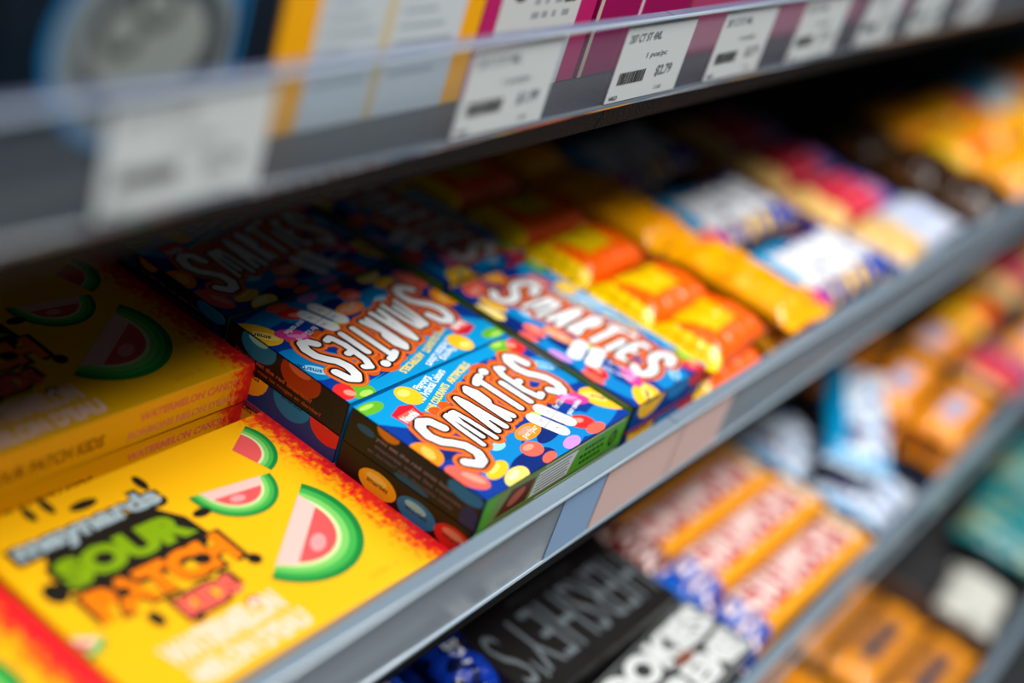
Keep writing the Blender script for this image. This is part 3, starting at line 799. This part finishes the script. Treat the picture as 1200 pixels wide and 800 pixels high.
put(wb, (2.765, .60, LOS + .006), math.radians(1), 'white candy bag lying lowest at the back of the navy tray', 'white and blue candy bags in the navy tray')
def fn_ol(u, v): return 'l' if .16 < u < .66 and .30 < v < .70 else 'o'
ol = make_pack('orange_label_bar', 'candy bar', .40, .13, .06, fn_ol, {'l': film(176, 180, 214), 'o': film(246, 150, 20)}, film(246, 150, 20), seed=10, wr=.006)
gL = 'orange bars with lavender labels on the lower shelf'
for r, (x, y, rz) in enumerate(((3.30, .385, 1), (3.30, .535, 3), (3.31, .78, -10))):
    for k in range(2): put(ol, (x, y, LOS + .006 + k * .080), math.radians(rz), 'orange bar with lavender label, %s layer, %s row of the navy tray' % (('lower', 'upper')[k], ('first', 'second', 'third')[r]), gL)
gF = 'red and orange packs at the far end of the lower shelf'
for ix, x in enumerate((3.80, 4.24, 4.68, 5.12)):
    for r, y in enumerate((.395, .60, .805)):
        put((rp, ol, pb)[(ix + r) % 3], (x, y, LOS + .001), math.radians(random.uniform(-5, 5)), '%s, %s row, %s column beyond the navy tray' % (('red candy pack', 'orange label bar', 'orange candy pack')[(ix + r) % 3], ('front', 'middle', 'rear')[r], ('first', 'second', 'third', 'last')[ix]), gF, scale=(1, 1.1, 1.6))
# blue wrapper and rainbow bag at the bottom edge of the picture
f_nv = film(8, 40, 120)
def fn_bw(u, v): return 'w' if wm3(u, v) else ('d' if nz(u, v, 6) > .15 else 'b')
wm3 = word_mask('ICE', .18, .52, .38, .62, .014, .45)
bw = make_pack('blue_candy_packet', 'candy pack', .22, .10, .05, fn_bw, {'w': f_wh, 'd': film(4, 14, 60), 'b': film(10, 52, 160)}, f_nv, seed=11, wr=.006)
put(bw, (1.555, .60, LOS + .165), math.radians(78), 'small shiny blue packet with white letters beside the black box', None, ry=math.radians(0))
put(bw, (1.555, .60, LOS + .108), math.radians(80), 'small shiny blue packet lying second from the top beside the black box', None)
put(bw, (1.555, .60, LOS + .05), math.radians(79), 'small shiny blue packet lying lowest beside the black box', None)
RB = [film(90, 40, 150), film(30, 90, 210), film(90, 180, 60), film(250, 200, 40), film(190, 180, 220)]
def fn_rbw(u, v): return int((u * 1.1 + .25 * math.sin(v * 5)) * 5) % 5
rw = make_pack('rainbow_candy_bag', 'candy bag', .26, .14, .06, fn_rbw, RB, RB[1], seed=12, wr=.008)
for k in range(3): put(rw, (1.185, .60, LOS + .002 + k * .075), math.radians(8), 'candy bag with rainbow bands, %s of three, left of the blue packets' % LAY[k], 'rainbow candy bags on the lower shelf')

# ------------------------------------------------------------------ bottom shelf
f_ob = film(238, 150, 24); f_gt = film(84, 74, 78)
wm4 = word_mask('SNACK', .2, .75, .34, .7, .022, .28)
def fn_ob(u, v):
    if wm4(u, v): return 'g'
    return 'd' if .16 < u < .8 and .24 < v < .8 else 'o'
ob = make_pack('orange_candy_bar', 'candy bar', .42, .125, .06, fn_ob, {'g': f_gt, 'd': film(196, 116, 30), 'o': f_ob}, f_ob, seed=13, wr=.006)
tray('display_tray', 'brown card tray of orange bars on the bottom shelf', 2.30, 3.29, .055, 1.0, BOS + .0004, .12, mat('brown_card', (92, 70, 58), .6))
gQ = 'orange bars in the brown tray on the bottom shelf'
for c, x in enumerate((2.36, 2.83)):
    for r in range(4):
        put(ob, (x, .085 + r * .145, BOS + .045), math.radians(random.uniform(-3, 3)), 'orange bar with dark letters, %s row, %s column of the brown tray' % (('front', 'second', 'third', 'rear')[r], ('left', 'right')[c]), gQ)
f_tq = film(0, 128, 134)
def fn_tq(u, v): return 'w' if nz(u, v, 3) > .3 else ('g' if nz(u, v, 5) > .3 else 't')
tq = make_pack('teal_candy_bag', 'candy bag', .38, .26, .10, fn_tq, {'w': film(150, 176, 150), 'g': film(140, 140, 90), 't': f_tq}, f_tq, seed=14, wr=.012)
wp = make_pack('white_candy_bag', 'candy bag', .30, .17, .09, None, {}, film(206, 206, 196), seed=15, wr=.012)
put(wp, (3.32, .075, BOS + .03), math.radians(4), 'plain white candy bag beside the brown tray on the bottom shelf')
put(tq, (3.80, .07, BOS + .03), math.radians(5), 'bright teal candy bag at the right edge, front of the bottom shelf', 'teal candy bags on the bottom shelf')
put(tq, (4.24, .10, BOS + .03), math.radians(3), 'bright teal candy bag furthest along the bottom shelf', 'teal candy bags on the bottom shelf')

# ------------------------------------------------------------------ boxes standing on the upper shelf
def standing(name, label, x0, x1, base, art, dep=.16, h=.38, y=.882, group=None):
    t = thing(name, label, 'candy box', (x0, y, UPS + .0002), group=group)
    L = x1 - x0
    b = MB(); b.box(0, L, 0, dep, 0, h - .0012, base, c=.0015)
    if art: art(Art(b, (.001, 0, .001), (1, 0, 0), (0, 0, 1), L - .002, h - .003), L, h)
    b.build('carton_body', t)
    b = MB(); b.box(.002, L - .002, .002, dep - .002, h - .0014, h, base); b.build('lid_flap', t)
    return t
nv2 = rgb(10, 22, 34); lblue = rgb(20, 120, 176)
def a_round(a, L, h):
    a.ell(.165, .120, .115, .105, lblue, 0); a.ell(.165, .120, .106, .097, rgb(120, 128, 130), 1); a.ell(.172, .118, .085, .076, rgb(60, 66, 70), 2); a.ell(.165, .125, .07, .05, rgb(140, 146, 142), 3)
    a.text('CO', .12, .10, .10, .06, rgb(70, 72, 70), 4, rot=30, bold=.04)
    a.ell(.165, .062, .042, .022, rgb(16, 18, 20), 4)
    a.rect(L - .07, 0, L - .062, h, rgb(8, 60, 90), 0)
standing('candy_box', 'dark navy box with round white emblem on the upper shelf, far left', .685, .955, nv2, a_round)
def a_navy(a, L, h): a.rect(0, .03, L, .046, lblue, 0); a.rect(0, 0, .006, h, lblue, 0)
standing('candy_box', 'plain dark navy box on the upper shelf, left of the yellow and white box', .960, 1.018, nv2, a_navy)
standing('candy_box', 'black box at the left end of the upper shelf', .36, .680, rgb(16, 17, 20), a_navy)
def a_yel(a, L, h):
    a.rect(.052, 0, .163, h, rgb(196, 204, 208), 0); a.rect(.178, 0, L - .040, h, rgb(200, 206, 210), 0); a.rect(.163, 0, .178, h, rgb(206, 186, 140), 0)
    for i in range(16):
        z = .05 + i * .019
        a.rect(.064, z, .15 - .02 * (i % 3), z + .006, rgb(160, 170, 178), 1); a.rect(.19, z, L - .055 - .02 * ((i + 1) % 3), z + .006, rgb(160, 170, 178), 1)
standing('candy_box', 'yellow edged box with two white text panels on the upper shelf', 1.022, 1.372, rgb(246, 170, 8), a_yel)
mg = rgb(186, 30, 100); mg2 = rgb(150, 10, 84); bei = rgb(196, 180, 160)
def a_wh(a, L, h):
    a.rect(.030, 0, .218, h, rgb(206, 208, 206), 0)
    a.ell(.072, .150, .022, .026, rgb(60, 40, 60), 1, -20); a.ell(.076, .160, .016, .012, rgb(190, 90, 110), 2)
    for i in range(7):
        for q in range(4): a.rect(.105 + q * .024, .10 + i * .019, .122 + q * .024 - .004 * ((i + q) % 3), .109 + i * .019, grey, 1)
    a.text('LS', .175, .118, .032, .03, rgb(90, 90, 92), 2, bold=.05)
standing('candy_box', 'box with white label and small round emblem between magenta edges, upper shelf', 1.376, 1.640, mg, a_wh)
def a_pk(a, L, h):
    a.rect(0, 0, .010, h, bei, 0); a.rect(.118, 0, .126, h, rgb(226, 190, 206), 0)
    a.text('LIPS', .135, .145, .12, .045, rgb(232, 200, 214), 1, bold=.05)
standing('candy_box', 'magenta box with white lettering on the upper shelf behind the price tags', 1.650, 1.925, mg2, a_pk)
gM = 'pink boxes along the upper shelf behind the price tags'
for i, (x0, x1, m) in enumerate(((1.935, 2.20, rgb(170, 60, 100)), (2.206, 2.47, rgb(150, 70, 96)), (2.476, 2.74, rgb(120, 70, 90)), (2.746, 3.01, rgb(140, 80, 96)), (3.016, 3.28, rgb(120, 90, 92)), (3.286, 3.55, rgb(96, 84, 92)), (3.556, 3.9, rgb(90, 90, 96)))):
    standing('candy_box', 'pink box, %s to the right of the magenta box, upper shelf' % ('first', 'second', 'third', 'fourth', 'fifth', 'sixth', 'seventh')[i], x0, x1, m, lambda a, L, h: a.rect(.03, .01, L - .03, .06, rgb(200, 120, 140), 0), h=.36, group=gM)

# ------------------------------------------------------------------ price tags in the rails
def price_tag(x0, x1, y, z0, z1, price, label, grp, code='HKD', paper=None):
    w_, h_ = x1 - x0, z1 - z0
    b = MB(); b.box(0, w_, 0, .001, 0, h_, paper or m_paper)
    a = Art(b, (0, 0, 0), (1, 0, 0), (0, 0, 1), w_, h_)
    if price:
        a.text("207 CT ST 4ML", .012, h_ - .028, .088, .012, m_inkgrey, 0, bold=.02)
        a.text('1 pce/pc', .075, h_ - .056, .058, .010, m_inkgrey, 0, bold=.02)
        x = .016
        rnd = random.Random(3)
        while x < .085:
            q = rnd.choice((.0012, .0022, .0032)); a.rect(x, .026, x + q, .044, m_ink, 0); x += q + rnd.choice((.0012, .002))
        a.text(price, .118, .028, .046, .018, m_inkgrey, 0, bold=.03)
        a.text('1X08', .13, .008, .02, .006, m_inkgrey, 0)
        a.text(code, .008, .004, .022, .006, m_ink, 0, bold=.02)
    o = b.build('price_tag'); o.location = wpos(x0, y, z0)
    return tag(o, label, 'price tag', grp)
gTag = 'white price tags along the upper shelf'
yt = UPY - .0016
for (x0, x1, price, lab) in ((.742, .936, '$2.79', 'large blurred white price tag at the far left of the upper rail'), (1.250, 1.436, '$1.99', 'white price tag below the box with the white label, left of the sharp tag'),
        (1.594, 1.790, '$2.79', 'sharpest white price tag, with readable barcode, below the magenta box'), (1.884, 2.070, '$2.79', 'white price tag just right of the sharp barcode tag'),
        (2.186, 2.385, '$2.79', 'white price tag, second to the right of the sharp barcode tag'), (2.494, 2.676, '$2.79', 'white price tag, third to the right of the sharp barcode tag'),
        (2.775, 2.960, '$2.79', 'white price tag, fourth to the right of the sharp barcode tag'), (3.105, 3.30, '$2.79', 'white price tag nearest the far end of the upper rail')):
    price_tag(x0, x1, yt, UPS + .006, UPZ - .004, price, lab, gTag)
m_rose = mat('rose_panel', (240, 204, 194), .6)
m_bluerefl = mat('blue_reflection_tone', (150, 184, 222), .6)  # colour of a reflection on the strip, painted on a flat panel
ym = MDY - .0016
price_tag(1.452, 1.565, ym, MDS + .006, MDZ - .006, None, 'small blue panel painting a reflection in the middle rail', 'flat panels in the middle rail', paper=m_bluerefl)  # blue reflection in the strip, painted as an opaque panel
price_tag(1.57, 1.80, ym, MDS + .006, MDZ - .006, None, 'pinkish blank panel below the blue cartons in the middle rail', 'flat panels in the middle rail', paper=m_rose)  # flat opaque pinkish panels set along the strip
price_tag(1.805, 1.98, ym, MDS + .006, MDZ - .006, None, 'pinkish blank panel below the orange packs in the middle rail', 'flat panels in the middle rail', paper=m_rose)
